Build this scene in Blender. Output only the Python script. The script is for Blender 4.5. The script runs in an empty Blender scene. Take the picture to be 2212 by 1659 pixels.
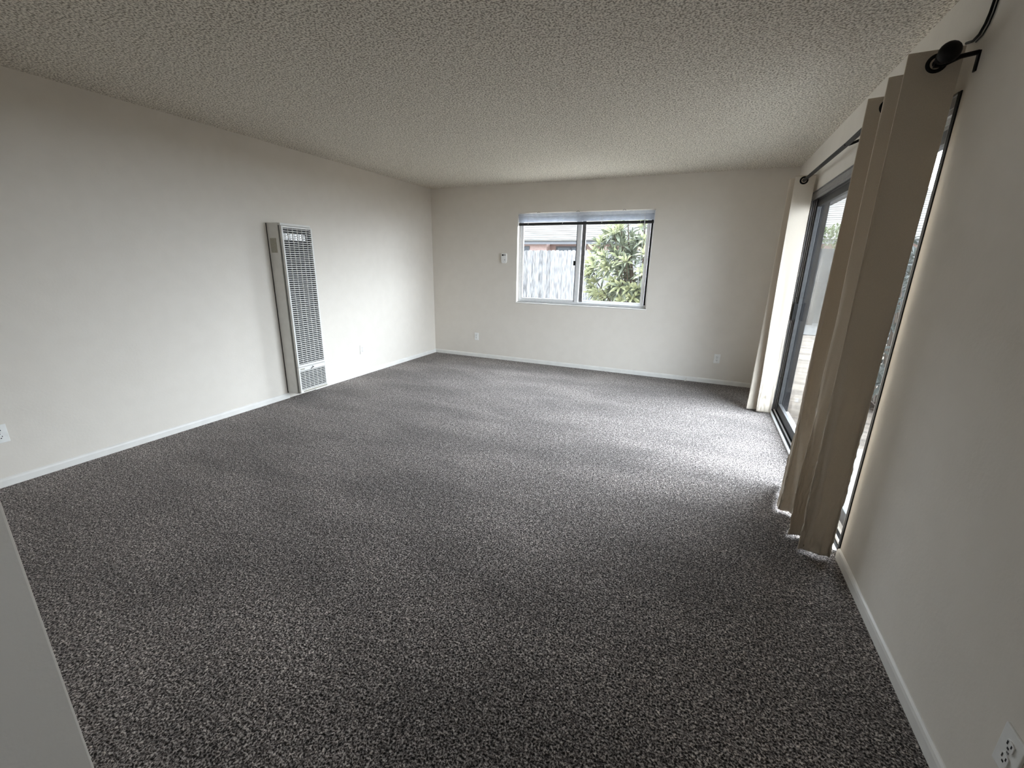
import bpy, bmesh, math, random
from mathutils import Vector, Matrix, noise as mnoise

sc = bpy.context.scene
COL = sc.collection

# ------------------------------------------------------------------ room size
W, D, H = 4.637, 5.707, 2.44          # right wall, back wall, ceiling
OY0, OY1, OZ = 2.345, 4.832, 2.045    # sliding door opening
WX0, WX1, WZ0, WZ1 = 1.405, 3.212, 0.875, 2.07   # window opening
HX, HY = 2.78, 0.24                   # corner of the front wall
SY0, SY1, SZ0, SZ1 = -0.60, -0.30, 1.20, 1.70   # unseen side window in the hall, added for fill light

# ------------------------------------------------------------------ camera
F_PX, YAW, PITCH, ROLL = 913.311, -0.40947, -0.27592, 0.01843
ca, sa = math.cos(YAW), math.sin(YAW)
cb, sb = math.cos(PITCH), math.sin(PITCH)
fv = Vector((sa*cb, ca*cb, sb)); r0 = Vector((ca, -sa, 0)); u0 = r0.cross(fv)
rv = math.cos(ROLL)*r0 + math.sin(ROLL)*u0
uv = -math.sin(ROLL)*r0 + math.cos(ROLL)*u0
cam_d = bpy.data.cameras.new('camera'); cam = bpy.data.objects.new('camera', cam_d)
COL.objects.link(cam)
M = Matrix((( rv.x, uv.x, -fv.x, 3.8405), (rv.y, uv.y, -fv.y, 0.0),
            (rv.z, uv.z, -fv.z, 1.3956), (0, 0, 0, 1)))
cam.matrix_world = M
cam_d.sensor_width = 36; cam_d.lens = F_PX/2212*36
cam_d.clip_start = 0.03; cam_d.clip_end = 300
sc.camera = cam

# ------------------------------------------------------------------ sky and light
w = bpy.data.worlds.new('overcast_sky'); sc.world = w; w.use_nodes = True
nt = w.node_tree; nt.nodes.clear()
out = nt.nodes.new('ShaderNodeOutputWorld'); bg = nt.nodes.new('ShaderNodeBackground')
tc = nt.nodes.new('ShaderNodeTexCoord'); sx = nt.nodes.new('ShaderNodeSeparateXYZ')
ramp = nt.nodes.new('ShaderNodeValToRGB')
rt = nt.nodes.new('ShaderNodeMapping'); rt.inputs['Rotation'].default_value = (0, 0, math.radians(-42))
nt.links.new(tc.outputs['Generated'], rt.inputs[0]); nt.links.new(rt.outputs[0], sx.inputs[0])
mr = nt.nodes.new('ShaderNodeMapRange'); mr.inputs[1].default_value = -0.6; mr.inputs[2].default_value = 0.9
nt.links.new(sx.outputs['X'], mr.inputs[0]); nt.links.new(mr.outputs[0], ramp.inputs[0])
ramp.color_ramp.elements[0].color = (0.19, 0.215, 0.25, 1)
ramp.color_ramp.elements[1].color = (0.90, 0.975, 1.09, 1)
nt.links.new(ramp.outputs[0], bg.inputs[0])
SKY = 29.5
bg.inputs[1].default_value = SKY
nt.links.new(bg.outputs[0], out.inputs[0])

def portal(name, loc, rot, sx_, sy_):
    l = bpy.data.lights.new(name, 'AREA'); l.shape = 'RECTANGLE'; l.size = sx_; l.size_y = sy_
    l.cycles.is_portal = True
    o = bpy.data.objects.new(name, l); o.location = loc; o.rotation_euler = rot; COL.objects.link(o)
portal('portal_door', (W+0.17, (OY0+OY1)/2, OZ/2), (0, math.radians(90), 0), OZ, OY1-OY0)
portal('portal_window', ((WX0+WX1)/2, D+0.16, (WZ0+WZ1)/2), (math.radians(-90), 0, 0), WX1-WX0, WZ1-WZ0)
portal('portal_fill', (W+0.15, (SY0+SY1)/2, (SZ0+SZ1)/2), (0, math.radians(90), 0), SZ1-SZ0, SY1-SY0)

vs = sc.view_settings
vs.view_transform = 'Standard'; vs.look = 'None'; vs.exposure = 0.0; vs.gamma = 1.0
vs.use_curve_mapping = False
cy = sc.cycles
cy.use_denoising = True
try: cy.denoiser = 'OPENIMAGEDENOISE'
except Exception: pass
cy.max_bounces = 14; cy.diffuse_bounces = 8; cy.glossy_bounces = 4
cy.transparent_max_bounces = 24; cy.caustics_reflective = False; cy.caustics_refractive = False
cy.sample_clamp_indirect = 8.0

# ------------------------------------------------------------------ materials
def mat(name, c1, c2=None, scale=20.0, detail=2.0, rough=0.7, metal=0.0, spec=0.3,
        bump=0.0, bdist=0.002, bscale=None, lo=0.4, hi=0.6, stretch=None, trans=0.0, sheen=0.0, tex='noise'):
    m = bpy.data.materials.new(name); m.use_nodes = True
    n = m.node_tree.nodes; L = m.node_tree.links; n.clear()
    o = n.new('ShaderNodeOutputMaterial'); p = n.new('ShaderNodeBsdfPrincipled')
    p.inputs['Roughness'].default_value = rough; p.inputs['Metallic'].default_value = metal
    p.inputs['Specular IOR Level'].default_value = spec
    if sheen: p.inputs['Sheen Weight'].default_value = sheen; p.inputs['Sheen Roughness'].default_value = 0.5
    t = n.new('ShaderNodeTexCoord'); mp = n.new('ShaderNodeMapping')
    L.new(t.outputs['Object'], mp.inputs[0])
    if stretch: mp.inputs['Scale'].default_value = stretch
    c2 = c2 or tuple(min(1, x*1.06) for x in c1)
    if tex == 'noise':
        nz = n.new('ShaderNodeTexNoise'); nz.inputs['Scale'].default_value = scale; nz.inputs['Detail'].default_value = detail
        fo = nz.outputs[0]
    else:
        nz = n.new('ShaderNodeTexVoronoi'); nz.inputs['Scale'].default_value = scale; fo = nz.outputs['Distance']
    L.new(mp.outputs[0], nz.inputs['Vector'])
    r = n.new('ShaderNodeValToRGB'); r.color_ramp.elements[0].position = lo; r.color_ramp.elements[1].position = hi
    r.color_ramp.elements[0].color = (*c1, 1); r.color_ramp.elements[1].color = (*c2, 1)
    L.new(fo, r.inputs[0]); L.new(r.outputs[0], p.inputs['Base Color'])
    if bump:
        b = n.new('ShaderNodeBump'); b.inputs['Strength'].default_value = bump; b.inputs['Distance'].default_value = bdist
        if bscale:
            n2 = n.new('ShaderNodeTexNoise'); n2.inputs['Scale'].default_value = bscale; n2.inputs['Detail'].default_value = 3
            L.new(mp.outputs[0], n2.inputs['Vector']); L.new(n2.outputs[0], b.inputs['Height'])
        else:
            L.new(fo, b.inputs['Height'])
        L.new(b.outputs[0], p.inputs['Normal'])
    if trans:
        tr = n.new('ShaderNodeBsdfTranslucent'); mx = n.new('ShaderNodeMixShader'); mx.inputs[0].default_value = trans
        L.new(r.outputs[0], tr.inputs[0]); L.new(p.outputs[0], mx.inputs[1]); L.new(tr.outputs[0], mx.inputs[2])
        L.new(mx.outputs[0], o.inputs[0])
    else:
        L.new(p.outputs[0], o.inputs[0])
    return m

MT = {}
MT['wall'] = mat('wall_paint', (0.71, 0.665, 0.60), (0.725, 0.68, 0.615), scale=8, bump=0.2, bdist=0.0025, bscale=70, rough=0.75)
MT['trim'] = mat('trim_paint', (0.74, 0.725, 0.69), scale=10, rough=0.45, spec=0.4)
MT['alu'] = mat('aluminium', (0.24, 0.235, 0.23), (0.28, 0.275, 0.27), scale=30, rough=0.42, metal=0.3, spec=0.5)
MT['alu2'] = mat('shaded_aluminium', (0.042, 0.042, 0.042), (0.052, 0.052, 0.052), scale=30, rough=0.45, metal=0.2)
MT['alu_dark'] = mat('dark_aluminium', (0.16, 0.155, 0.15), (0.20, 0.195, 0.19), scale=30, rough=0.45, metal=0.4)
MT['alu_white'] = mat('pale_aluminium', (0.80, 0.80, 0.80), (0.84, 0.84, 0.84), scale=30, rough=0.4, metal=0.0)
MT['black'] = mat('black_metal', (0.006, 0.0055, 0.005), (0.009, 0.008, 0.0075), scale=60, rough=0.5, metal=0.0, spec=0.15)
MT['alu_outer'] = mat('skylight_dimmed_metal', (0.011, 0.011, 0.012), (0.016, 0.016, 0.017), scale=12, rough=0.7, spec=0.2)
MT['rubber_shade'] = mat('black_gasket_and_shade', (0.01, 0.01, 0.01), scale=60, rough=0.7)  # real gaskets, and black for the flange and track gap shade
MT['chrome'] = mat('steel_edge', (0.65, 0.65, 0.65), scale=60, rough=0.25, metal=1.0)
MT['heater'] = mat('heater_enamel', (0.72, 0.71, 0.68), (0.76, 0.75, 0.72), scale=12, rough=0.4, spec=0.5)
MT['heater_in'] = mat('heater_inside', (0.022, 0.022, 0.022), scale=12, rough=0.6)
MT['groove'] = mat('heater_groove', (0.20, 0.20, 0.19), scale=12, rough=0.6)
MT['label'] = mat('rating_label', (0.36, 0.34, 0.28), (0.42, 0.40, 0.34), scale=90, rough=0.5)
MT['foil'] = mat('foil_reflector', (0.70, 0.70, 0.70), (0.85, 0.85, 0.85), scale=50, rough=0.3, metal=0.8)
MT['plastic'] = mat('white_plastic', (0.80, 0.80, 0.78), scale=20, rough=0.4, spec=0.5)
MT['slotm'] = mat('socket_slot', (0.03, 0.03, 0.03), scale=20, rough=0.6)
MT['cloth'] = mat('curtain_fabric', (0.58, 0.515, 0.43), (0.64, 0.57, 0.48), scale=700, detail=1, rough=0.9, spec=0.1,
                  bump=0.15, bdist=0.0006, trans=0.07)
MT['slat'] = mat('blind_slat', (0.74, 0.76, 0.80), (0.80, 0.82, 0.86), scale=20, rough=0.4, trans=0.7)
MT['rail_shade'] = mat('shaded_blind_rail', (0.03, 0.03, 0.03), scale=30, rough=0.5)
MT['cord'] = mat('white_cord', (0.75, 0.75, 0.75), scale=100, rough=0.8)
MT['cable'] = mat('painted_cable', (0.66, 0.62, 0.56), scale=100, rough=0.6)
MT['fence2'] = mat('paler_weathered_wood', (0.105, 0.102, 0.103), (0.21, 0.205, 0.207), scale=5, detail=5, lo=0.38, hi=0.62, stretch=(6, 6, 0.7), rough=0.9)
MT['fence'] = mat('weathered_wood', (0.060, 0.058, 0.058), (0.175, 0.171, 0.172), scale=5, detail=5, lo=0.38, hi=0.62, stretch=(6, 6, 0.7), rough=0.9)
MT['postw'] = mat('grey_post_wood', (0.010, 0.010, 0.011), scale=8, rough=0.9)
MT['block'] = mat('grey_block', (0.022, 0.022, 0.023), (0.036, 0.036, 0.037), scale=2.2, detail=6, rough=0.9, stretch=(1, 1, 2))
MT['soil'] = mat('tan_soil', (0.032, 0.023, 0.016), (0.082, 0.066, 0.050), scale=3.0, detail=5, rough=1.0, lo=0.42, hi=0.56, stretch=(0.5, 3, 1))
MT['concrete'] = mat('concrete', (0.13, 0.128, 0.12), (0.17, 0.166, 0.155), scale=3, detail=6, rough=0.95)
MT['bounce'] = mat('pale_bounce_ground', (0.46, 0.43, 0.38), (0.56, 0.52, 0.46), scale=30, rough=0.95)
MT['pathc'] = mat('path_concrete', (0.034, 0.034, 0.034), (0.046, 0.046, 0.045), scale=3, detail=6, rough=0.95)
MT['stucco'] = mat('salmon_stucco', (0.46, 0.33, 0.29), (0.50, 0.36, 0.32), scale=12, rough=0.95)
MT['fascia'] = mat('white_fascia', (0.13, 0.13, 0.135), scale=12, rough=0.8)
MT['shingle'] = mat('tan_shingle', (0.062, 0.058, 0.051), (0.105, 0.098, 0.087), scale=2.4, detail=5, lo=0.36, hi=0.58, stretch=(0.7, 3.5, 3.5), rough=0.95)
MT['hglass'] = mat('dark_window_glass', (0.03, 0.035, 0.04), scale=3, rough=0.15, spec=0.5)
MT['leaf_l'] = mat('young_leaf', (0.21, 0.225, 0.125), (0.36, 0.37, 0.22), scale=4, rough=0.5, trans=0.35)
MT['leaf_d'] = mat('old_leaf', (0.045, 0.052, 0.036), (0.14, 0.155, 0.105), scale=4, rough=0.5, trans=0.25)
MT['leaf_h'] = mat('hedge_leaf', (0.03, 0.045, 0.014), (0.07, 0.09, 0.03), scale=2, rough=0.6, trans=0.3)
MT['leaf_g'] = mat('patio_leaf', (0.022, 0.026, 0.022), (0.05, 0.055, 0.05), scale=4, rough=0.6, trans=0.3)
MT['bark'] = mat('bark', (0.045, 0.033, 0.024), (0.07, 0.05, 0.036), scale=10, rough=0.9)
MT['exterior'] = mat('exterior_stucco', (0.25, 0.22, 0.19), scale=20, rough=0.95)
MT['eave'] = mat('eave_wood', (0.10, 0.10, 0.11), scale=20, rough=0.9)

def carpet():
    m = bpy.data.materials.new('carpet_pile'); m.use_nodes = True
    n = m.node_tree.nodes; L = m.node_tree.links; n.clear()
    o = n.new('ShaderNodeOutputMaterial'); p = n.new('ShaderNodeBsdfPrincipled')
    p.inputs['Roughness'].default_value = 0.9; p.inputs['Specular IOR Level'].default_value = 0.12
    p.inputs['Sheen Weight'].default_value = 0.12; p.inputs['Sheen Roughness'].default_value = 0.45
    t = n.new('ShaderNodeTexCoord')
    nz = n.new('ShaderNodeTexNoise'); nz.inputs['Scale'].default_value = 150; nz.inputs['Detail'].default_value = 2.5
    nz.inputs['Distortion'].default_value = 0.6
    L.new(t.outputs['Object'], nz.inputs['Vector'])
    r = n.new('ShaderNodeValToRGB'); e = r.color_ramp.elements
    e[0].position = 0.40; e[0].color = (0.014, 0.010, 0.008, 1)
    e[1].position = 0.68; e[1].color = (0.62, 0.57, 0.53, 1)
    k = e.new(0.50); k.color = (0.165, 0.140, 0.130, 1)
    L.new(nz.outputs[0], r.inputs[0])
    # vacuum tracks: the pile lies one way or the other
    mp = n.new('ShaderNodeMapping'); mp.inputs['Scale'].default_value = (1.0, 2.3, 1); mp.inputs['Rotation'].default_value = (0, 0, math.radians(28))
    L.new(t.outputs['Object'], mp.inputs[0])
    n2 = n.new('ShaderNodeTexNoise'); n2.inputs['Scale'].default_value = 1.1; n2.inputs['Detail'].default_value = 3; n2.inputs['Distortion'].default_value = 0.25
    L.new(mp.outputs[0], n2.inputs['Vector'])
    r2 = n.new('ShaderNodeMapRange'); r2.inputs[1].default_value = 0.35; r2.inputs[2].default_value = 0.68
    r2.inputs[3].default_value = 0.82; r2.inputs[4].default_value = 1.28
    L.new(n2.outputs[0], r2.inputs[0])
    n3 = n.new('ShaderNodeTexNoise'); n3.inputs['Scale'].default_value = 48; n3.inputs['Detail'].default_value = 2
    L.new(t.outputs['Object'], n3.inputs['Vector'])
    r3 = n.new('ShaderNodeMapRange'); r3.inputs[1].default_value = 0.36; r3.inputs[2].default_value = 0.64
    r3.inputs[3].default_value = 0.68; r3.inputs[4].default_value = 1.36
    L.new(n3.outputs[0], r3.inputs[0])
    m0 = n.new('ShaderNodeMath'); m0.operation = 'MULTIPLY'
    L.new(r2.outputs[0], m0.inputs[0]); L.new(r3.outputs[0], m0.inputs[1])
    mu = n.new('ShaderNodeVectorMath'); mu.operation = 'SCALE'
    L.new(r.outputs[0], mu.inputs[0]); L.new(m0.outputs[0], mu.inputs['Scale'])
    L.new(mu.outputs[0], p.inputs['Base Color'])
    b = n.new('ShaderNodeBump'); b.inputs['Strength'].default_value = 1.0; b.inputs['Distance'].default_value = 0.010
    L.new(nz.outputs[0], b.inputs['Height']); L.new(b.outputs[0], p.inputs['Normal'])
    L.new(p.outputs[0], o.inputs[0])
    return m
MT['carpet'] = carpet()

def popcorn():
    m = bpy.data.materials.new('popcorn_ceiling'); m.use_nodes = True
    n = m.node_tree.nodes; L = m.node_tree.links; n.clear()
    o = n.new('ShaderNodeOutputMaterial'); p = n.new('ShaderNodeBsdfPrincipled')
    p.inputs['Roughness'].default_value = 0.95; p.inputs['Specular IOR Level'].default_value = 0.1
    t = n.new('ShaderNodeTexCoord')
    nz = n.new('ShaderNodeTexNoise'); nz.inputs['Scale'].default_value = 98; nz.inputs['Detail'].default_value = 4
    L.new(t.outputs['Object'], nz.inputs['Vector'])
    r = n.new('ShaderNodeValToRGB'); e = r.color_ramp.elements
    e[0].position = 0.38; e[0].color = (0.33, 0.297, 0.24, 1); e[1].position = 0.56; e[1].color = (0.87, 0.82, 0.73, 1)  # dark tone in the pits puts the bumps' self-shadow into the colour
    L.new(nz.outputs[0], r.inputs[0]); L.new(r.outputs[0], p.inputs['Base Color'])
    b = n.new('ShaderNodeBump'); b.inputs['Strength'].default_value = 1.0; b.inputs['Distance'].default_value = 0.011
    L.new(nz.outputs[0], b.inputs['Height']); L.new(b.outputs[0], p.inputs['Normal'])
    L.new(p.outputs[0], o.inputs[0])
    return m
MT['ceil'] = popcorn()

def glass():
    m = bpy.data.materials.new('window_glass'); m.use_nodes = True
    n = m.node_tree.nodes; L = m.node_tree.links; n.clear()
    o = n.new('ShaderNodeOutputMaterial'); tr = n.new('ShaderNodeBsdfTransparent'); gl = n.new('ShaderNodeBsdfGlossy')
    tr.inputs[0].default_value = (0.96, 0.975, 0.97, 1); gl.inputs['Roughness'].default_value = 0.02
    # Schlick reflectance that is the same on both faces of the pane
    ge = n.new('ShaderNodeNewGeometry'); dt = n.new('ShaderNodeVectorMath'); dt.operation = 'DOT_PRODUCT'
    L.new(ge.outputs['Incoming'], dt.inputs[0]); L.new(ge.outputs['Normal'], dt.inputs[1])
    def mth(op, a, b):
        q = n.new('ShaderNodeMath'); q.operation = op
        for i_, v_ in enumerate((a, b)):
            if v_ is None: continue
            if hasattr(v_, 'links'): L.new(v_, q.inputs[i_])
            else: q.inputs[i_].default_value = v_
        return q.outputs[0]
    ab = mth('ABSOLUTE', dt.outputs['Value'], None)
    fz = mth('ADD', mth('MULTIPLY', mth('POWER', mth('SUBTRACT', 1.0, ab), 5.0), 0.55), 0.03)
    mx = n.new('ShaderNodeMixShader')
    L.new(fz, mx.inputs[0]); L.new(tr.outputs[0], mx.inputs[1]); L.new(gl.outputs[0], mx.inputs[2])
    L.new(mx.outputs[0], o.inputs[0])
    return m
MT['glass'] = glass()

# ------------------------------------------------------------------ mesh helpers
class MB:
    def __init__(s): s.v = []; s.f = []
    def add(s, vs, fs):
        b = len(s.v); s.v += [tuple(v) for v in vs]; s.f += [tuple(b+i for i in f) for f in fs]; return s
    def box(s, x0, x1, y0, y1, z0, z1):
        v = [(x0,y0,z0),(x1,y0,z0),(x1,y1,z0),(x0,y1,z0),(x0,y0,z1),(x1,y0,z1),(x1,y1,z1),(x0,y1,z1)]
        return s.add(v, [(0,3,2,1),(4,5,6,7),(0,1,5,4),(1,2,6,5),(2,3,7,6),(3,0,4,7)])
    def tube(s, pts, r, n=10, cap=True):
        pts = [Vector(p) for p in pts]; rs = r if isinstance(r, (list, tuple)) else [r]*len(pts)
        rings = []; up = None
        for i, p in enumerate(pts):
            d = (pts[min(i+1, len(pts)-1)] - pts[max(i-1, 0)]).normalized()
            if up is None:
                up = Vector((0,0,1)) if abs(d.z) < .9 else Vector((1,0,0))
            a = d.cross(up).normalized(); b = a.cross(d).normalized(); up = b
            rings.append([p + (a*math.cos(2*math.pi*k/n) + b*math.sin(2*math.pi*k/n))*rs[i] for k in range(n)])
        vs = [v for r_ in rings for v in r_]; fs = []
        for i in range(len(pts)-1):
            for k in range(n):
                fs.append((i*n+k, i*n+(k+1) % n, (i+1)*n+(k+1) % n, (i+1)*n+k))
        if cap:
            fs.append(tuple(reversed(range(n)))); fs.append(tuple((len(pts)-1)*n+k for k in range(n)))
        return s.add(vs, fs)
    def torus(s, c, ax, R, r, n=28, m=10, squash=1.0):
        c = Vector(c); ax = Vector(ax).normalized(); a = ax.orthogonal().normalized(); b = ax.cross(a)
        vs = []; fs = []
        for i in range(n):
            t = 2*math.pi*i/n; d = a*math.cos(t) + b*math.sin(t)
            for j in range(m):
                q = 2*math.pi*j/m
                vs.append(c + d*(R + r*math.cos(q)) + ax*r*squash*math.sin(q))
        for i in range(n):
            for j in range(m):
                fs.append((i*m+j, ((i+1) % n)*m+j, ((i+1) % n)*m+(j+1) % m, i*m+(j+1) % m))
        return s.add(vs, fs)
    def ball(s, c, r, sc_=(1,1,1), n=16, m=10):
        c = Vector(c); vs = []; fs = []
        for j in range(m+1):
            ph = math.pi*j/m
            for i in range(n):
                t = 2*math.pi*i/n
                vs.append(c + Vector((r*sc_[0]*math.sin(ph)*math.cos(t), r*sc_[1]*math.sin(ph)*math.sin(t), r*sc_[2]*math.cos(ph))))
        for j in range(m):
            for i in range(n): fs.append((j*n+i, (j+1)*n+i, (j+1)*n+(i+1) % n, j*n+(i+1) % n))
        return s.add(vs, fs)
    def prism(s, pts, ax, a0, a1):
        # pts: 2D outline in the other two axes, extruded along ax
        def mk(p, a):
            return {0: (a, p[0], p[1]), 1: (p[0], a, p[1]), 2: (p[0], p[1], a)}[ax]
        n = len(pts); vs = [mk(p, a0) for p in pts] + [mk(p, a1) for p in pts]
        fs = [tuple(range(n)), tuple(reversed(range(n, 2*n)))] + [(i, i+n, (i+1) % n+n, (i+1) % n) for i in range(n)]
        return s.add(vs, fs)

def tag(o, label=None, cat=None, group=None, kind=None):
    if label: o['label'] = label
    if cat: o['category'] = cat
    if group: o['group'] = group
    if kind: o['kind'] = kind
    return o

def root_loc(o):
    while o.parent: o = o.parent
    return Vector(o.location)

def obj(name, mb, m, parent=None, smooth=False, bevel=0.0, loc=None, label=None):
    """One mesh object. Vertices are given in room coordinates."""
    me = bpy.data.meshes.new(name); o = bpy.data.objects.new(name, me)
    base = root_loc(parent) if parent else Vector(loc or (0, 0, 0))
    me.from_pydata([tuple(Vector(v) - base) for v in mb.v], [], mb.f)
    bm = bmesh.new(); bm.from_mesh(me); bmesh.ops.recalc_face_normals(bm, faces=bm.faces); bm.to_mesh(me); bm.free()
    me.materials.append(MT[m])
    if smooth:
        for p in me.polygons: p.use_smooth = True
    COL.objects.link(o)
    if parent: o.parent = parent
    else: o.location = base
    if bevel:
        b = o.modifiers.new('bevel', 'BEVEL'); b.width = bevel; b.segments = 2; b.limit_method = 'ANGLE'
    if label: o['label'] = label
    return o

def thing(name, label, cat, loc, group=None, kind=None):
    o = bpy.data.objects.new(name, None); COL.objects.link(o); o.location = loc
    o.empty_display_size = 0.1
    return tag(o, label, cat, group, kind)

def struct(name, mb, m, label=None, cat=None, **k):
    o = obj(name, mb, m, **k); tag(o, label, cat, kind='structure'); return o

# ------------------------------------------------------------------ room shell
T = 0.14
YB = -2.4
struct('floor', MB().box(-T, W+T, YB-T, D+T, -0.12, 0.0), 'carpet', 'speckled grey brown cut pile carpet over the whole floor', 'floor')
struct('ceiling', MB().box(-T, W+T, YB-T, D+T, H, H+0.12), 'ceil', 'beige popcorn textured ceiling', 'ceiling')
struct('wall_left', MB().box(-T, 0, HY-0.12, D+T, 0, H), 'wall', 'long off-white wall on the left behind the tall heater', 'wall')
b = MB()
b.box(0, WX0, D, D+T, 0, H).box(WX1, W+T, D, D+T, 0, H).box(WX0, WX1, D, D+T, 0, WZ0).box(WX0, WX1, D, D+T, WZ1, H)
struct('wall_back', b, 'wall', 'off-white far wall around the sliding window', 'wall')
b = MB()
b.box(W, W+T, YB, SY0, 0, H).box(W, W+T, SY1, OY0, 0, H).box(W, W+T, SY0, SY1, 0, SZ0).box(W, W+T, SY0, SY1, SZ1, H)
b.box(W, W+T, OY1, D, 0, H).box(W, W+T, OY0, OY1, OZ, H)
struct('wall_right', b, 'wall', 'off-white wall on the right around the sliding glass door', 'wall')
struct('wall_front', MB().box(0, HX, HY-0.12, HY, 0, H).box(HX-0.12, HX, YB, HY-0.12, 0, H), 'wall',
       'off-white corner of the near wall in the lower left foreground', 'wall', bevel=0.004)
struct('wall_hall', MB().box(HX-0.12, W+T, YB-T, YB, 0, H), 'wall', 'wall closing the hall behind the camera', 'wall')
b = MB().box(W+0.05, W+0.09, SY0, SY0+0.03, SZ0, SZ1).box(W+0.05, W+0.09, SY1-0.03, SY1, SZ0, SZ1)
b.box(W+0.05, W+0.09, SY0+0.03, SY1-0.03, SZ0, SZ0+0.03).box(W+0.05, W+0.09, SY0+0.03, SY1-0.03, SZ1-0.03, SZ1)
w2 = struct('fill_window', b, 'alu_white', 'unseen small window in the hall behind the camera, added for fill light', 'window')  # window added out of view to light the near wall corner
obj('pane', MB().box(W+0.068, W+0.072, SY0+0.025, SY1-0.025, SZ0+0.025, SZ1-0.025), 'glass', w2)

def baseboard(name, pts_fn, a0, a1, label):
    prof = [(0, 0), (0.012, 0), (0.012, 0.040), (0.009, 0.050), (0.003, 0.056), (0, 0.057)]
    b = MB(); n = len(prof)
    vs = [pts_fn(a0, d, z) for d, z in prof] + [pts_fn(a1, d, z) for d, z in prof]
    b.add(vs, [tuple(range(n)), tuple(reversed(range(n, 2*n)))] + [(i, i+n, (i+1) % n+n, (i+1) % n) for i in range(n)])
    struct(name, b, 'trim', label, 'baseboard')
baseboard('baseboard_left', lambda a, d, z: (d, a, z), HY, 2.955, 'white baseboard along the left wall, near side of the heater')
baseboard('baseboard_left_far', lambda a, d, z: (d, a, z), 3.29, D, 'white baseboard along the left wall, far side of the heater')
baseboard('baseboard_back', lambda a, d, z: (a, D-d, z), 0.012, W, 'white baseboard under the far window')
baseboard('baseboard_right', lambda a, d, z: (W-d, a, z), YB, OY0-0.015, 'white baseboard along the right wall beside the near curtain')
baseboard('baseboard_right_far', lambda a, d, z: (W-d, a, z), OY1+0.01, D-0.012, 'short white baseboard behind the far curtain')

# ------------------------------------------------------------------ window
wd = thing('window_1', 'horizontal sliding window with pale aluminium frame in the far wall', 'window', ((WX0+WX1)/2, D+0.05, WZ0), kind='structure')
y0, y1 = D+0.075, D+0.135
fw = 0.028
b = MB().box(WX0, WX0+fw, y0, y1, WZ0, WZ1).box(WX1-0.022, WX1, y0, y1, WZ0, WZ1)
b.box(WX0+fw, WX1-0.022, y0, y1, WZ0, WZ0+0.022).box(WX0+fw, WX1-0.022, y0, y1, WZ1-0.03, WZ1)
b.box(WX0+fw, WX1-0.022, y0, y0+0.006, WZ0+0.022, WZ0+0.030).box(WX0+fw, WX1-0.022, y0+0.028, y0+0.033, WZ0+0.022, WZ0+0.034)
obj('window_frame', b, 'alu_white', wd, bevel=0.0015)
def sash(x0, x1, ya, yb, st0, st1, m0, m1, parent):
    zb, zt = WZ0+0.03, WZ1-0.03
    b = MB().box(x0+st0, x1-st1, ya, yb, zb, zb+0.03).box(x0+st0, x1-st1, ya, yb, zt-0.03, zt)
    b.box(x0, x0+st0, ya, yb, zb, zt)
    s = obj('sash', b, m0, parent, bevel=0.0015)
    obj('meeting_stile' if m1 else 'stile', MB().box(x1-st1, x1, ya, yb, zb, zt), m1 or m0, s, bevel=0.002)
    if not m1:
        obj('meeting_stile', MB().box(x0+0.004, x0+st0, ya-0.004, ya, zb, zt), 'alu_dark', s, bevel=0.001, label='inner stile face coloured dark for its shade')  # thin dark face puts the shade on this stile into its colour
    obj('pane', MB().box(x0+st0-0.004, x1-st1+0.004, (ya+yb)/2-0.002, (ya+yb)/2+0.002, zb+0.026, zt-0.026), 'glass', s)
    return s
s1 = sash(WX0+fw+0.002, 2.288, y0+0.008, y0+0.027, 0.030, 0.055, 'alu_white', 'alu_white', wd)
s2 = sash(2.292, WX1-0.05, y0+0.034, y0+0.052, 0.052, 0.045, 'alu_white', None, wd)
obj('gasket', MB().box(2.228, 2.234, y0+0.002, y0+0.008, WZ0+0.035, WZ1-0.035), 'rubber_shade', s1)
obj('latch', MB().box(2.204, 2.228, y0-0.010, y0+0.008, 1.395, 1.455), 'black', s1, bevel=0.003, label='black latch')
obj('gasket', MB().box(WX1-0.048, WX1-0.023, y0+0.030, y0+0.036, WZ0+0.03, WZ1-0.03), 'rubber_shade', wd)
struct('trim_1', MB().box(WX0-0.008, WX1+0.008, D-0.010, D+0.074, WZ0-0.016, WZ0), 'trim', 'thin white sill under the far window', 'window sill', bevel=0.003)

# blind pulled up into the head of the window
bl = thing('window_blind', 'white mini blind pulled all the way up at the head of the far window', 'blind', ((WX0+WX1)/2, D+0.03, 1.92))
bx0, bx1 = WX0+0.012, WX1-0.012
obj('headrail', MB().box(bx0, bx1, D+0.012, D+0.040, 2.026, 2.056), 'slat', bl, bevel=0.002)
b = MB()
for i in range(6):      # the gathered slats, in small bunches
    z = 1.951 + i*0.0122; j = 0.0015*math.sin(i*2.3+1)
    b.prism([(D+0.012+j, z), (D+0.026+j, z+0.003), (D+0.040+j, z), (D+0.040+j, z+0.0095), (D+0.026+j, z+0.0115), (D+0.012+j, z+0.0095)], 0, bx0, bx1)
obj('slat_stack', b, 'slat', bl)
obj('bottom_rail', MB().box(bx0, bx1, D+0.012, D+0.040, 1.909, 1.943), 'rail_shade', bl, bevel=0.003, label='bottom rail coloured dark for its shaded underside')  # near-black colour stands for the backlit underside of the rail
for x in (1.56, 2.05, 2.57, 3.05):
    obj('ladder_cord', MB().tube([(x, D+0.0085, 2.03), (x+0.003, D+0.008, 1.99), (x-0.002, D+0.0085, 1.95), (x-0.006, D+0.010, 1.922)], 0.0022, 6), 'cord', bl)
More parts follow.
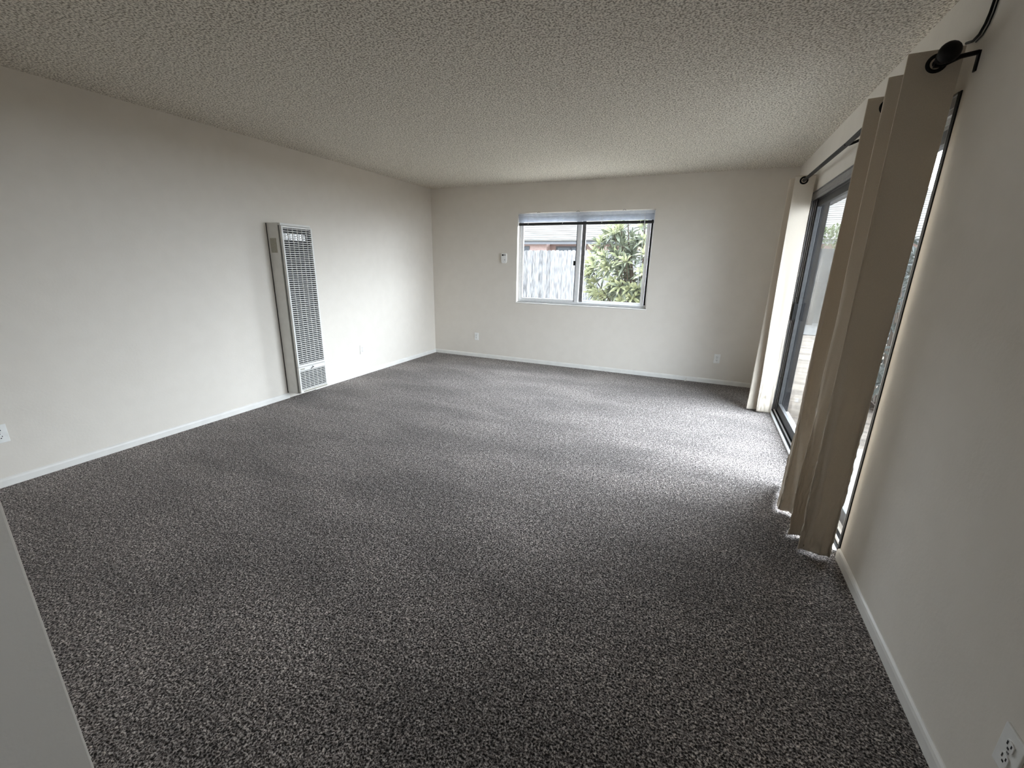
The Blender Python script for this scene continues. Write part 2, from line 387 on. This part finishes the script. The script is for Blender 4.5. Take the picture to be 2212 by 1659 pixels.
for x in (1.71, 2.25, 2.84):
    obj('bracket', MB().tube([(x-0.02, D-0.001, WZ1-0.004), (x, D-0.001, WZ1+0.004), (x+0.02, D-0.001, WZ1-0.004)], 0.003, 6), 'alu_dark', bl, label='small dark bracket')
obj('wand', MB().tube([(3.09, D+0.006, 2.03), (3.095, D+0.008, 1.92), (3.085, D+0.03, 1.5), (3.08, D+0.045, 1.16)], 0.004, 8), 'cord', bl)

# ------------------------------------------------------------------ sliding door
dr = thing('door_1', 'two panel aluminium sliding glass door in the right wall', 'sliding door', (W+0.07, (OY0+OY1)/2, 0), kind='structure')
b = MB()
fx0, fx1 = W+0.002, W+0.125
b.box(fx0, fx1, OY0, OY0+0.030, 0, OZ).box(fx0, fx1, OY0+0.03, OY1-0.022, OZ-0.04, OZ)
j = MB().box(fx0, W+0.074, OY1-0.022, OY1, 0, OZ)
for x in (0.004, 0.020, 0.034, 0.050):   # fins of the far jamb
    j.box(W+x, W+x+0.005, OY1-0.046, OY1-0.022, 0.03, OZ-0.04)
for x in (0.004, 0.050, 0.085):                 # rails of the head
    b.box(W+x, W+x+0.005, OY0+0.03, OY1-0.046, OZ-0.062, OZ-0.04)
obj('door_frame', b, 'alu', dr, bevel=0.001)
obj('jamb', j, 'alu', dr, bevel=0.001, label='ridged grey jamb')
obj('outer_jamb', MB().box(W+0.074, W+T+0.004, OY1-0.026, OY1, 0.014, OZ-0.04).box(W+0.085, W+0.090, OY1-0.046, OY1-0.026, 0.03, OZ-0.04), 'alu_outer', dr, bevel=0.001, label='outer jamb coloured dark to offset the skylight on it')  # outer part of the jamb darkened to hold down the skylight
b = MB().box(W-0.014, fx1+0.03, OY0+0.03, OY1-0.022, -0.004, 0.014)
for x in (0.022, 0.058, 0.098):
    b.box(W+x, W+x+0.006, OY0+0.03, OY1-0.022, 0.014, 0.034)
obj('threshold', b, 'alu_white', dr, bevel=0.001)
obj('track_gap_shade', MB().box(W+0.006, W+0.022, OY0+0.03, OY1-0.022, 0.0145, 0.0175).box(W+0.028, W+0.058, OY0+0.03, OY1-0.022, 0.0145, 0.0175), 'rubber_shade', dr)  # dark strips standing in for shade in the gaps between rails
obj('shaded_flange', MB().box(W-0.005, W+0.004, OY0-0.016, OY0+0.006, 0, OZ+0.004), 'rubber_shade', dr)  # black strip standing in for the unlit flange of the near jamb
obj('frame_edge', MB().box(W-0.006, W+0.002, OY0+0.006, OY1+0.002, OZ-0.002, OZ+0.006), 'alu_dark', dr)
def panel(ya, yb, xa, xb, name):
    zb, zt = 0.036, OZ-0.062
    b = MB().box(xa, xb, ya, ya+0.055, zb, zt).box(xa, xb, yb-0.055, yb, zb, zt).box(xa, xb, ya+0.055, yb-0.055, zb, zb+0.075).box(xa, xb, ya+0.055, yb-0.055, zt-0.055, zt)
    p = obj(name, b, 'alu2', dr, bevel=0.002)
    xm = (xa+xb)/2
    obj('pane', MB().box(xm-0.003, xm+0.003, ya+0.05, yb-0.05, zb+0.07, zt-0.05), 'glass', p)
    return p
p1 = panel(3.60, OY1-0.052, W+0.040, W+0.070, 'sliding_panel')
p2 = panel(OY0+0.032, 3.66, W+0.078, W+0.106, 'fixed_panel')
obj('handle', MB().box(W+0.018, W+0.040, OY1-0.105, OY1-0.070, 0.94, 1.09).box(W+0.008, W+0.020, OY1-0.110, OY1-0.064, 0.93, 1.10), 'black', p1, bevel=0.004, label='black pull handle')
obj('strike', MB().box(W+0.010, W+0.030, OY1-0.050, OY1-0.040, 0.95, 1.08), 'black', dr, bevel=0.002, label='black latch strike on the jamb')
obj('screw', MB().ball((W+0.028, OY1-0.048, 1.14), 0.005), 'black', dr)
obj('screw', MB().ball((W+0.028, OY1-0.048, 0.36), 0.005), 'black', dr)

# ------------------------------------------------------------------ curtain rod
RX, RZ = 4.53, 2.138
rod = thing('curtain_rod', 'thin black metal curtain rod above the sliding door', 'curtain rod', (W, 3.5, RZ))
obj('rod', MB().tube([(RX, 2.25, RZ), (RX, 2.9, RZ-0.004), (RX, 3.4, RZ-0.012), (RX, 4.0, RZ-0.006), (RX, 4.72, RZ)], 0.0135, 14), 'black', rod, smooth=True)
for ya, s in ((2.25, -1), (4.72, 1)):
    b = MB().tube([(RX, ya-s*0.02, RZ), (RX, ya, RZ), (RX, ya+s*0.004, RZ), (RX, ya+s*0.03, RZ)], [0.018, 0.018, 0.024, 0.024], 16)
    b.ball((RX, ya+s*0.045, RZ), 0.033, (1, 0.85, 1))
    obj('finial', b, 'black', rod, smooth=True)
for ya in (2.272, 3.40, 4.835):
    b = MB().box(W-0.006, W+0.001, ya-0.008, ya+0.008, RZ-0.050, RZ+0.014)
    b.tube([(W-0.004, ya, RZ+0.010), (W-0.05, ya, RZ+0.004), (RX+0.02, ya, RZ-0.012), (RX, ya, RZ-0.017)], 0.008, 8)
    b.box(RX-0.015, RX+0.015, ya-0.007, ya+0.007, RZ-0.022, RZ-0.012)
    obj('bracket', b, 'black', rod)

# ------------------------------------------------------------------ curtains
def curtain(name, label, top, bot, ztop, zbot, seed, grom, hem=0.0, wr=1.5, loc=(0, 0, 0), sub=40, nz=170, ridges=()):
    rnd = random.Random(seed)
    root = thing(name, label, 'curtain', loc, 'grommet curtains on the black rod')
    def path(keys, t):
        n = len(keys)-1; i = min(int(t*n), n-1); f = t*n-i
        g = 0.5-0.5*math.cos(math.pi*f)
        a, c = keys[i], keys[i+1]
        return a[0]+(c[0]-a[0])*g, a[1]+(c[1]-a[1])*(0.6*f+0.4*g)
    U = (len(top)-1)*sub
    vs = []; fs = []
    for j in range(nz+1):
        v = j/nz; z = ztop+(zbot-ztop)*v
        k = v**1.3
        for i in range(U+1):
            t = i/U
            a = path(top, t); c = path(bot, t)
            x = a[0]+(c[0]-a[0])*k; y = a[1]+(c[1]-a[1])*k
            s = Vector((t*len(top)*1.6+seed*7.3, z*1.1, seed))
            wv = mnoise.noise(s)*0.018*wr*min(1, v*2.0)
            s2 = Vector((t*len(top)*5.0+seed, z*3.2+t*3, seed+4))
            wv2 = mnoise.noise(s2)*0.010*wr*max(0, v-0.30)*1.5
            s3 = Vector((t*len(top)*9.0, z*16+t*12, seed+9))
            cr = (1-abs(mnoise.noise(s3)))**6*0.006*wr*max(0, (v-0.55)/0.45)
            x += wv*0.6+wv2+cr*0.7; y += wv+wv2*0.9-cr
            zz = z + (mnoise.noise(Vector((t*8, seed, 0)))*0.010*v if v > 0.98 else 0)
            for (t0, dr_, v0, am) in ridges:
                if v > v0:
                    g_ = math.exp(-((t-t0-dr_*(v-v0)-0.004*math.sin(v*23+t0*40))/0.0065)**2)
                    q_ = am*g_*min(1, (v-v0)/0.25)
                    x -= q_*0.8; y -= q_*0.7
            x = min(x, W-0.012)
            vs.append((x, y, zz))
    for j in range(nz):
        for i in range(U):
            q = j*(U+1)+i
            fs.append((q, q+1, q+U+2, q+U+1))
    o = obj('cloth', MB().add(vs, fs), 'cloth', root, smooth=True)
    sm = o.modifiers.new('solidify', 'SOLIDIFY'); sm.thickness = 0.0025; sm.offset = 0
    for (x, y, ax) in grom:
        b = MB().torus((x, y, RZ), ax, 0.026, 0.0075, 28, 8, 0.8)
        obj('grommet', b, 'black', root, smooth=True, label='black metal grommet')
    return root

top_n = [(4.602, 2.296), (4.442, 2.305), (4.60, 2.49), (4.452, 2.53), (4.60, 2.765), (4.452, 2.785), (4.60, 3.02)]
bot_n = [(4.588, 2.300), (4.462, 2.315), (4.56, 2.43), (4.440, 2.44), (4.56, 2.65), (4.430, 2.70), (4.490, 3.06)]
gn = []
for a, c in zip(top_n, top_n[1:]):
    d = Vector((c[1]-a[1], -(c[0]-a[0]), 0)); gn.append((RX, a[1]+(c[1]-a[1])*(RX-a[0])/(c[0]-a[0]), d))
curtain('curtain', 'beige grommet curtain bunched at the near end of the sliding door', top_n, bot_n, 2.182, 0.014, 3, gn, loc=(RX, 2.6, 0.014),
        ridges=[(0.205, 0.010, 0.35, 0.010), (0.235, -0.014, 0.45, 0.009), (0.30, 0.01, 0.5, 0.007), (0.40, -0.02, 0.30, 0.010), (0.53, 0.02, 0.35, 0.011),
                (0.555, -0.02, 0.55, 0.010), (0.62, 0.015, 0.6, 0.008), (0.70, -0.01, 0.25, 0.009), (0.80, 0.02, 0.4, 0.010), (0.87, -0.02, 0.5, 0.012), (0.94, 0.02, 0.6, 0.012), (0.14, 0.015, 0.62, 0.006)])
top_f = [(4.612, 4.665), (4.462, 4.668), (4.60, 4.735), (4.440, 4.80), (4.60, 4.88)]
bot_f = [(4.622, 4.690), (4.492, 4.692), (4.57, 4.77), (4.412, 4.735), (4.50, 4.88)]
gf = []
for a, c in zip(top_f[:3], top_f[1:3]):
    d = Vector((c[1]-a[1], -(c[0]-a[0]), 0)); gf.append((RX, a[1]+(c[1]-a[1])*(RX-a[0])/(c[0]-a[0]), d))
cf = curtain('curtain', 'pale beige grommet curtain hanging at the far end of the sliding door by the corner', top_f, bot_f, 2.178, 0.014, 8, gf, wr=0.6, loc=(RX, 4.75, 0.014))
obj('care_label', MB().box(4.555, 4.585, 4.664, 4.6655, 0.165, 0.205), 'plastic', cf, label='small white care label')

# ------------------------------------------------------------------ wall heater
hy0, hy1, hz0, hz1 = 2.95, 3.30, 0.062, 1.732
ht = thing('wall_heater', 'tall narrow white gas wall heater with louvred grille on the left wall', 'wall heater', (0, (hy0+hy1)/2, hz0))
obj('cabinet', MB().box(0.001, 0.148, hy0, hy1, hz0, hz1), 'heater', ht, bevel=0.004)
obj('back_gap', MB().box(0.0, 0.006, hy0-0.004, hy0, hz0-0.004, hz1-0.002), 'slotm', ht)
obj('side_channel', MB().box(0.148, 0.163, hy0+0.006, hy1-0.006, hz0+0.004, hz1-0.012), 'groove', ht)
zs = 0.345   # seam between the upper and lower grille
def grille(name, z0, z1, rows, top_m, bot_m):
    ya, yb, xa, xb = hy0+0.002, hy1-0.002, 0.170, 0.195
    b = MB(); s = 0.016
    b.box(xa, xb, ya, ya+s, z0, z1).box(xa, xb, yb-s, yb, z0, z1)
    b.box(xa, xb, ya+s, yb-s, z1-top_m, z1).box(xa, xb, ya+s, yb-s, z0, z0+bot_m)
    g = obj(name, b, 'heater', ht, bevel=0.0015)
    obj('backing', MB().box(0.164, 0.168, ya+0.01, yb-0.01, z0+0.01, z1-0.01), 'heater_in', g)
    l = MB(); za, zb = z0+bot_m, z1-top_m; p = (zb-za)/rows
    for i in range(rows):
        z = za+(i+0.5)*p
        pr = [(0.1945, z-p*0.15), (0.1945, z+p*0.13), (0.188, z+p*0.22), (0.187, z+p*0.14), (0.1930, z+p*0.05), (0.1930, z-p*0.15)]
        n_ = len(pr)
        l.add([(a_, ya+s, c_) for a_, c_ in pr]+[(a_, yb-s, c_) for a_, c_ in pr], [tuple(range(n_)), tuple(reversed(range(n_, 2*n_)))]+[(q, q+n_, (q+1) % n_+n_, (q+1) % n_) for q in range(n_)])
    obj('louvres', l, 'heater', g)
    v = MB()
    for k in range(1, 6):
        yy = ya+s+(yb-ya-2*s)*k/6
        v.box(0.184, 0.1955, yy-0.0016, yy+0.0016, za, zb)
    obj('divider_bars', v, 'heater', g)
    return g
gu = grille('upper_grille', zs+0.002, hz1-0.028, 66, 0.016, 0.022)
gl_ = grille('lower_grille', hz0+0.012, zs-0.002, 11, 0.042, 0.030)
obj('heat_deflector', MB().box(0.1685, 0.1715, hy0+0.025, hy1-0.075, 1.585, 1.635), 'foil', gu, label='shiny metal deflector behind the louvres')
obj('top_cap', MB().box(0.148, 0.180, hy0+0.004, hy1-0.004, hz1-0.024, hz1-0.002), 'heater', ht, bevel=0.003)
obj('control_knob', MB().tube([(0.196, hy0+0.17, zs-0.012), (0.203, hy0+0.185, zs-0.020), (0.200, hy0+0.15, zs-0.036)], 0.003, 8), 'slotm', gl_)
obj('name_strip', MB().box(0.195, 0.1965, hy0+0.025, hy0+0.075, zs-0.030, zs-0.016), 'label', gl_)
obj('bottom_strip', MB().box(0.195, 0.197, hy0+0.035, hy1-0.01, hz0+0.018, hz0+0.034), 'label', gl_)
obj('rating_label', MB().box(0.030, 0.112, hy0-0.0012, hy0+0.001, 1.462, 1.594), 'label', ht, label='tan paper rating label on the side')

# ------------------------------------------------------------------ outlets, thermostat, cables
def outlet(loc, nrm, label):
    """duplex receptacle; loc = centre on the wall, nrm = direction into the room (axis aligned)"""
    n = Vector(nrm); side = Vector((0, 0, 1)).cross(n); up = Vector((0, 0, 1)); c = Vector(loc)
    root = thing('wall_outlet', label, 'outlet', loc, 'wall outlets around the room')
    def slab(mb, s0, s1, u0, u1, d0, d1):
        vs = [c+side*s+up*u+n*d for d in (d0, d1) for s, u in ((s0, u0), (s1, u0), (s1, u1), (s0, u1))]
        mb.add(vs, [(0,1,2,3), (7,6,5,4), (0,4,5,1), (1,5,6,2), (2,6,7,3), (3,7,4,0)])
    b = MB(); slab(b, -0.035, 0.035, -0.057, 0.057, 0.0, 0.006)
    pl = obj('cover_plate', b, 'plastic', root, bevel=0.002)
    for s in (-1, 1):
        b = MB(); cc = c+up*0.0195*s+n*0.006
        ring = []
        for k in range(20):
            t = 2*math.pi*k/20; ring.append((max(-0.0135, min(0.0135, 0.0165*math.cos(t))), 0.0145*math.sin(t)))
        vs = [cc+side*p[0]+up*p[1] for p in ring]+[cc+side*p[0]+up*p[1]+n*0.003 for p in ring]
        b.add(vs, [tuple(range(20)), tuple(reversed(range(20, 40)))]+[(i, (i+1) % 20, (i+1) % 20+20, i+20) for i in range(20)])
        rc = obj('receptacle', b, 'plastic', root)
        b = MB(); o = 0.0195*s
        slab(b, -0.0085, -0.0050, o-0.001, o+0.009, 0.0088, 0.0096); slab(b, 0.0050, 0.0080, o, o+0.008, 0.0088, 0.0096)
        slab(b, -0.0028, 0.0028, o-0.010, o-0.0045, 0.0088, 0.0096)
        obj('slots', b, 'slotm', rc)
    b = MB(); slab(b, -0.003, 0.003, -0.003, 0.003, 0.006, 0.0075)
    obj('screw', b, 'alu', root)
outlet((0, 4.062, 0.325), (1, 0, 0), 'white wall outlet to the right of the heater on the left wall')
outlet((0, 0.950, 0.335), (1, 0, 0), 'white wall outlet on the left wall cut by the left edge of the photo')
outlet((0.757, D, 0.318), (0, -1, 0), 'white wall outlet on the far wall left of the window near the corner')
outlet((4.117, D, 0.318), (0, -1, 0), 'white wall outlet on the far wall near the white curtain')
outlet((W, 1.130, 0.317), (-1, 0, 0), 'white wall outlet low on the right wall in the near lower right corner')

tx, tz = 1.212, 1.478
th = thing('thermostat', 'small white digital thermostat left of the far window', 'thermostat', (tx, D, tz))
pr = []
for k in range(24):
    t = 2*math.pi*k/24
    cx_, cz_ = math.cos(t), math.sin(t)
    pr.append((tx+math.copysign(abs(cx_)**0.35, cx_)*0.042, tz+(math.copysign(abs(cz_)**0.35, cz_)*0.068 if cz_ > 0 else math.copysign(abs(cz_)**0.8, cz_)*0.070)))
obj('housing', MB().prism(pr, 1, D-0.026, D), 'plastic', th, bevel=0.003)
obj('display', MB().box(tx-0.030, tx-0.002, D-0.0275, D-0.025, tz+0.030, tz+0.052), 'slotm', th, label='black display')
obj('button', MB().box(tx+0.010, tx+0.024, D-0.0275, D-0.025, tz+0.034, tz+0.048), 'slotm', th)
obj('switch', MB().box(tx+0.008, tx+0.018, D-0.0275, D-0.025, tz-0.030, tz-0.018), 'alu', th)

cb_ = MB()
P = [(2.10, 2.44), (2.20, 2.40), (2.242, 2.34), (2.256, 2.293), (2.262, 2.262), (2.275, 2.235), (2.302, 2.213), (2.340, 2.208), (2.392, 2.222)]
cb_.tube([(W-0.006, y, z) for y, z in P], 0.0045, 8)  # black tube drawn where the cable's shadow line falls
tag(obj('cable_shadow_line', cb_, 'black', smooth=True), 'dark line for the shadow of a cable curving down the right wall from the ceiling', 'cable')
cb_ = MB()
cb_.tube([(W-0.004, y-0.022, z-0.012) for y, z in P[:8]], 0.0025, 8)  # second black tube for the shadow along the cable's other edge
tag(obj('cable_shadow_line', cb_, 'black', smooth=True), 'thinner dark line for the shadow on the other side of the cable', 'cable')
co = MB().tube([(3.80, D-0.014, 0.035), (3.80, D-0.022, 0.02), (3.795, D-0.035, 0.006), (3.79, D-0.05, 0.006)], 0.004, 8).tube([(3.79, D-0.05, 0.006), (3.786, D-0.062, 0.006)], 0.0065, 8)
tag(obj('coax_stub', co, 'cable', smooth=True), 'short cable stub poking out at the baseboard under the window right side', 'cable')

# ------------------------------------------------------------------ outside of our building
GZ = -0.06
b = MB().box(-0.9, W+0.62, YB-0.9, D+0.14, H+0.12, H+0.20)
b.box(W+T, W+0.62, YB-0.9, 7.2, 2.27, H+0.13)
b.box(W+0.58, W+0.62, YB-0.9, 7.2, 2.215, 2.28)
struct('eaves', b, 'eave', 'dark eave over the sliding door outside', 'eave')

struct('ground', MB().box(-25, 30, -6, 40, -0.5, GZ-0.02).box(W+T, 12, -4, 11.6, GZ-0.02, GZ), 'soil', 'bare tan soil of the yard outside the sliding door', 'ground')
struct('bounce_ground', MB().box(-8, 3.95, D+T, 14.35, GZ-0.02, GZ+0.01), 'bounce', 'pale gravel ground below the far window, unseen, added to throw light up to the ceiling', 'ground')  # out of view; pale ground added to bounce daylight onto the ceiling
struct('patio', MB().box(W+T, 7.4, 0.0, 4.15, GZ-0.01, GZ+0.025), 'concrete', 'grey concrete patio slab outside the near end of the door', 'patio')
struct('path', MB().box(4.0, 11.0, 11.65, 14.3, GZ-0.01, GZ+0.012), 'pathc', 'concrete strip along the foot of the garden wall', 'path')

FY = 14.4
fn = thing('picket_fence', 'weathered grey dog-ear picket fence behind the shrub outside the window', 'fence', (0.5, FY, GZ))
rnd = random.Random(5)
x = -3.6
obj('rail', MB().box(-3.6, 4.6, FY+0.02, FY+0.06, 0.25, 0.34).box(-3.6, 4.6, FY+0.02, FY+0.06, 1.45, 1.54), 'fence', fn)
while x < 4.5:
    wd_ = 0.138+rnd.uniform(-0.006, 0.006); zt = 1.885+rnd.uniform(-0.012, 0.012); dy = rnd.uniform(-0.008, 0.008); c_ = 0.034
    obj('picket', MB().prism([(x, GZ), (x+wd_, GZ), (x+wd_, zt-c_), (x+wd_-c_, zt), (x+c_, zt), (x, zt-c_)], 1, FY+dy, FY+dy+0.018), rnd.choice(('fence', 'fence2')), fn)
    x += wd_+rnd.uniform(0.002, 0.005)

gw = MB().box(4.62, 14, FY-0.02, FY+0.14, GZ, 1.90).box(4.60, 14, FY-0.04, FY+0.16, 1.90, 1.95)
tag(obj('garden_wall', gw, 'block', loc=(8, FY, GZ)), 'plain grey garden wall at the end of the yard seen through the door', 'garden wall')
tag(obj('leaning_board', MB().add([(6.55, 13.75, GZ), (6.68, 13.75, GZ), (6.72, 13.82, 1.10), (6.59, 13.82, 1.10),
        (6.55, 13.80, GZ), (6.68, 13.80, GZ), (6.72, 13.87, 1.10), (6.59, 13.87, 1.10)],
        [(0,1,2,3), (7,6,5,4), (0,4,5,1), (1,5,6,2), (2,6,7,3), (3,7,4,0)]), 'postw', loc=(6.62, 13.8, GZ)),
    'dark upright board standing against the grey garden wall', 'post')

# ------------------------------------------------------------------ neighbour's house
hs = thing('neighbour_house', 'salmon single storey house with pale shingle roof beyond the fence', 'house', (-2, 20.5, GZ))
obj('house_wall', MB().box(-14, -3.35, 20.5, 26, GZ, 2.42).box(-3.35, 12, 21.1, 26, GZ, 2.42), 'stucco', hs)
obj('fascia', MB().box(-14.5, 12.5, 19.95, 20.0, 2.34, 2.52), 'fascia', hs)
b = MB().add([(-14.5, 19.9, 2.52), (12.5, 19.9, 2.52), (12.5, 27, 5.3), (-14.5, 27, 5.3), (-14.5, 19.9, 2.47), (12.5, 19.9, 2.47), (12.5, 27, 5.2), (-14.5, 27, 5.2)],
             [(0,1,2,3), (7,6,5,4), (0,4,5,1), (1,5,6,2), (2,6,7,3), (3,7,4,0)])
for k in range(24):   # shingle courses
    yy = 20.0+k*0.29; z = 2.52+(yy-19.9)*2.78/7.1
    b.add([(-14.5, yy, z+0.004), (12.5, yy, z+0.004), (12.5, yy+0.28, z+0.112), (-14.5, yy+0.28, z+0.112), (-14.5, yy, z+0.016), (12.5, yy, z+0.016)],
          [(0,1,5,4), (4,5,2,3)])
obj('roof', b, 'shingle', hs)
def hwin(x0, x1, y, z0, z1):
    t = 0.06
    f = obj('window', MB().box(x0-t, x1+t, y-0.05, y, z1, z1+t).box(x0-t, x1+t, y-0.05, y, z0-t, z0).box(x0-t, x0, y-0.05, y, z0, z1).box(x1, x1+t, y-0.05, y, z0, z1).box((x0+x1)/2-0.03, (x0+x1)/2+0.03, y-0.05, y, z0, z1), 'fascia', hs)
    obj('pane', MB().box(x0, x1, y-0.02, y-0.01, z0, z1), 'hglass', f)
hwin(-3.0, -1.6, 21.1, 1.1, 2.23)
hwin(-5.5, -4.30, 20.5, 1.1, 2.22)
hwin(1.5, 3.0, 21.1, 1.1, 2.18)

# ------------------------------------------------------------------ plants
def leaf(mb, p, d, up, L, wd_, droop):
    d = d.normalized(); s = d.cross(up)
    if s.length < 1e-3: s = Vector((1, 0, 0))
    s.normalize(); n = s.cross(d).normalized()
    prof = [(0.0, 0.12), (0.22, 0.62), (0.5, 1.0), (0.78, 0.72), (1.0, 0.03)]
    vs = []; fs = []
    for t, k in prof:
        c = p + d*L*t - Vector((0, 0, 1))*droop*L*t*t
        vs += [c - s*wd_*k*0.5 + n*wd_*0.18*k, c, c + s*wd_*k*0.5 + n*wd_*0.18*k]
    for i in range(4):
        a = i*3; fs += [(a, a+1, a+4, a+3), (a+1, a+2, a+5, a+4)]
    mb.add(vs, fs)

def shrub(name, label, base, cen, rad, nros, nleaf, L, wd_, seed, mats, cond=None):
    rnd = random.Random(seed)
    root = thing(name, label, 'shrub', base, 'patio shrubs beyond the glass door' if name == 'patio_shrub' else None)
    young, old, br = MB(), MB(), MB()
    c = Vector(cen); bs = Vector(base)
    for q in range(nros):
        while True:
            v = Vector((rnd.uniform(-1, 1), rnd.uniform(-1, 1), rnd.uniform(-1, 1)))
            if 0.30 < v.length < 1.0: break
        if rnd.random() < 0.55: v = v.normalized()*rnd.uniform(0.85, 1.0)
        p = c + Vector((v.x*rad[0], v.y*rad[1], v.z*rad[2]))
        if p.z < bs.z+0.1: continue
        inner = v.length < 0.8
        dirv = (Vector((v.x, v.y, max(v.z, -0.2)+0.7))).normalized()
        if rnd.random() < 0.22:
            mid = bs.lerp(p, 0.55) + Vector((rnd.uniform(-.08, .08), rnd.uniform(-.08, .08), 0.0))
            br.tube([bs+Vector((rnd.uniform(-.07, .07), rnd.uniform(-.07, .07), 0)), mid, p], [0.022, 0.014, 0.007], 6)
        a0 = rnd.uniform(0, 6.28); o1 = dirv.orthogonal().normalized(); o2 = dirv.cross(o1)
        for k in range(nleaf):
            t = a0+k*2.399; f = (k+0.5)/nleaf
            tilt = 0.25+1.25*f
            d = dirv*math.cos(tilt) + (o1*math.cos(t)+o2*math.sin(t))*math.sin(tilt)
            mb = young if (not inner and f < 0.75 and rnd.random() < 0.85) else old
            leaf(mb, p-dirv*0.05*f, d, dirv, L*rnd.uniform(0.75, 1.15), wd_*rnd.uniform(0.8, 1.2), 0.15+0.35*f)
    obj('branches', br, 'bark', root)
    obj('young_leaves', young, mats[0], root, label='yellow green young leaves')
    obj('old_leaves', old, mats[1], root, label='darker old leaves')
    return root
shrub('leafy_shrub', 'large shrub with rosettes of long yellow green leaves outside the window', (2.75, 8.7, GZ), (2.92, 8.7, 1.34), (1.20, 0.95, 1.20), 270, 15, 0.25, 0.052, 4, ('leaf_l', 'leaf_d'))
shrub('patio_shrub', 'grey green shrub outside the glass beside the near curtain', (5.75, 5.6, GZ), (5.80, 5.6, 0.75), (0.42, 0.5, 0.85), 50, 12, 0.17, 0.04, 11, ('leaf_g', 'leaf_g'))
shrub('patio_shrub', 'taller pale shrub farther out beyond the near curtain gap', (6.45, 7.6, GZ), (6.50, 7.6, 1.0), (0.50, 0.6, 1.0), 50, 12, 0.20, 0.05, 12, ('leaf_g', 'leaf_g'))

def hedge(name, label, cen, rad, n, seed, L=0.12):
    rnd = random.Random(seed); root = thing(name, label, 'hedge', (cen[0], cen[1], GZ)); b = MB(); c = Vector(cen)
    for q in range(n):
        v = Vector((rnd.gauss(0, 1), rnd.gauss(0, 1), rnd.gauss(0, 1))).normalized()
        k = 0.86+0.14*rnd.random()+0.12*mnoise.noise(v*3+Vector((seed, 0, 0)))
        p = c + Vector((v.x*rad[0]*k, v.y*rad[1]*k, v.z*rad[2]*k))
        if p.z < GZ: continue
        d = (v+Vector((rnd.uniform(-.8, .8), rnd.uniform(-.8, .8), rnd.uniform(-.4, .8)))).normalized()
        leaf(b, p, d, v, L*rnd.uniform(.7, 1.3), L*0.45, 0.2)
    obj('foliage', b, 'leaf_h', root)
    obj('stem', MB().tube([(cen[0], cen[1], GZ), (cen[0], cen[1], cen[2])], 0.06, 8), 'bark', root)
hedge('hedge', 'bright green hedge rising above the grey garden wall', (7.3, 16.2, 1.35), (1.3, 1.0, 1.30), 4200, 2)
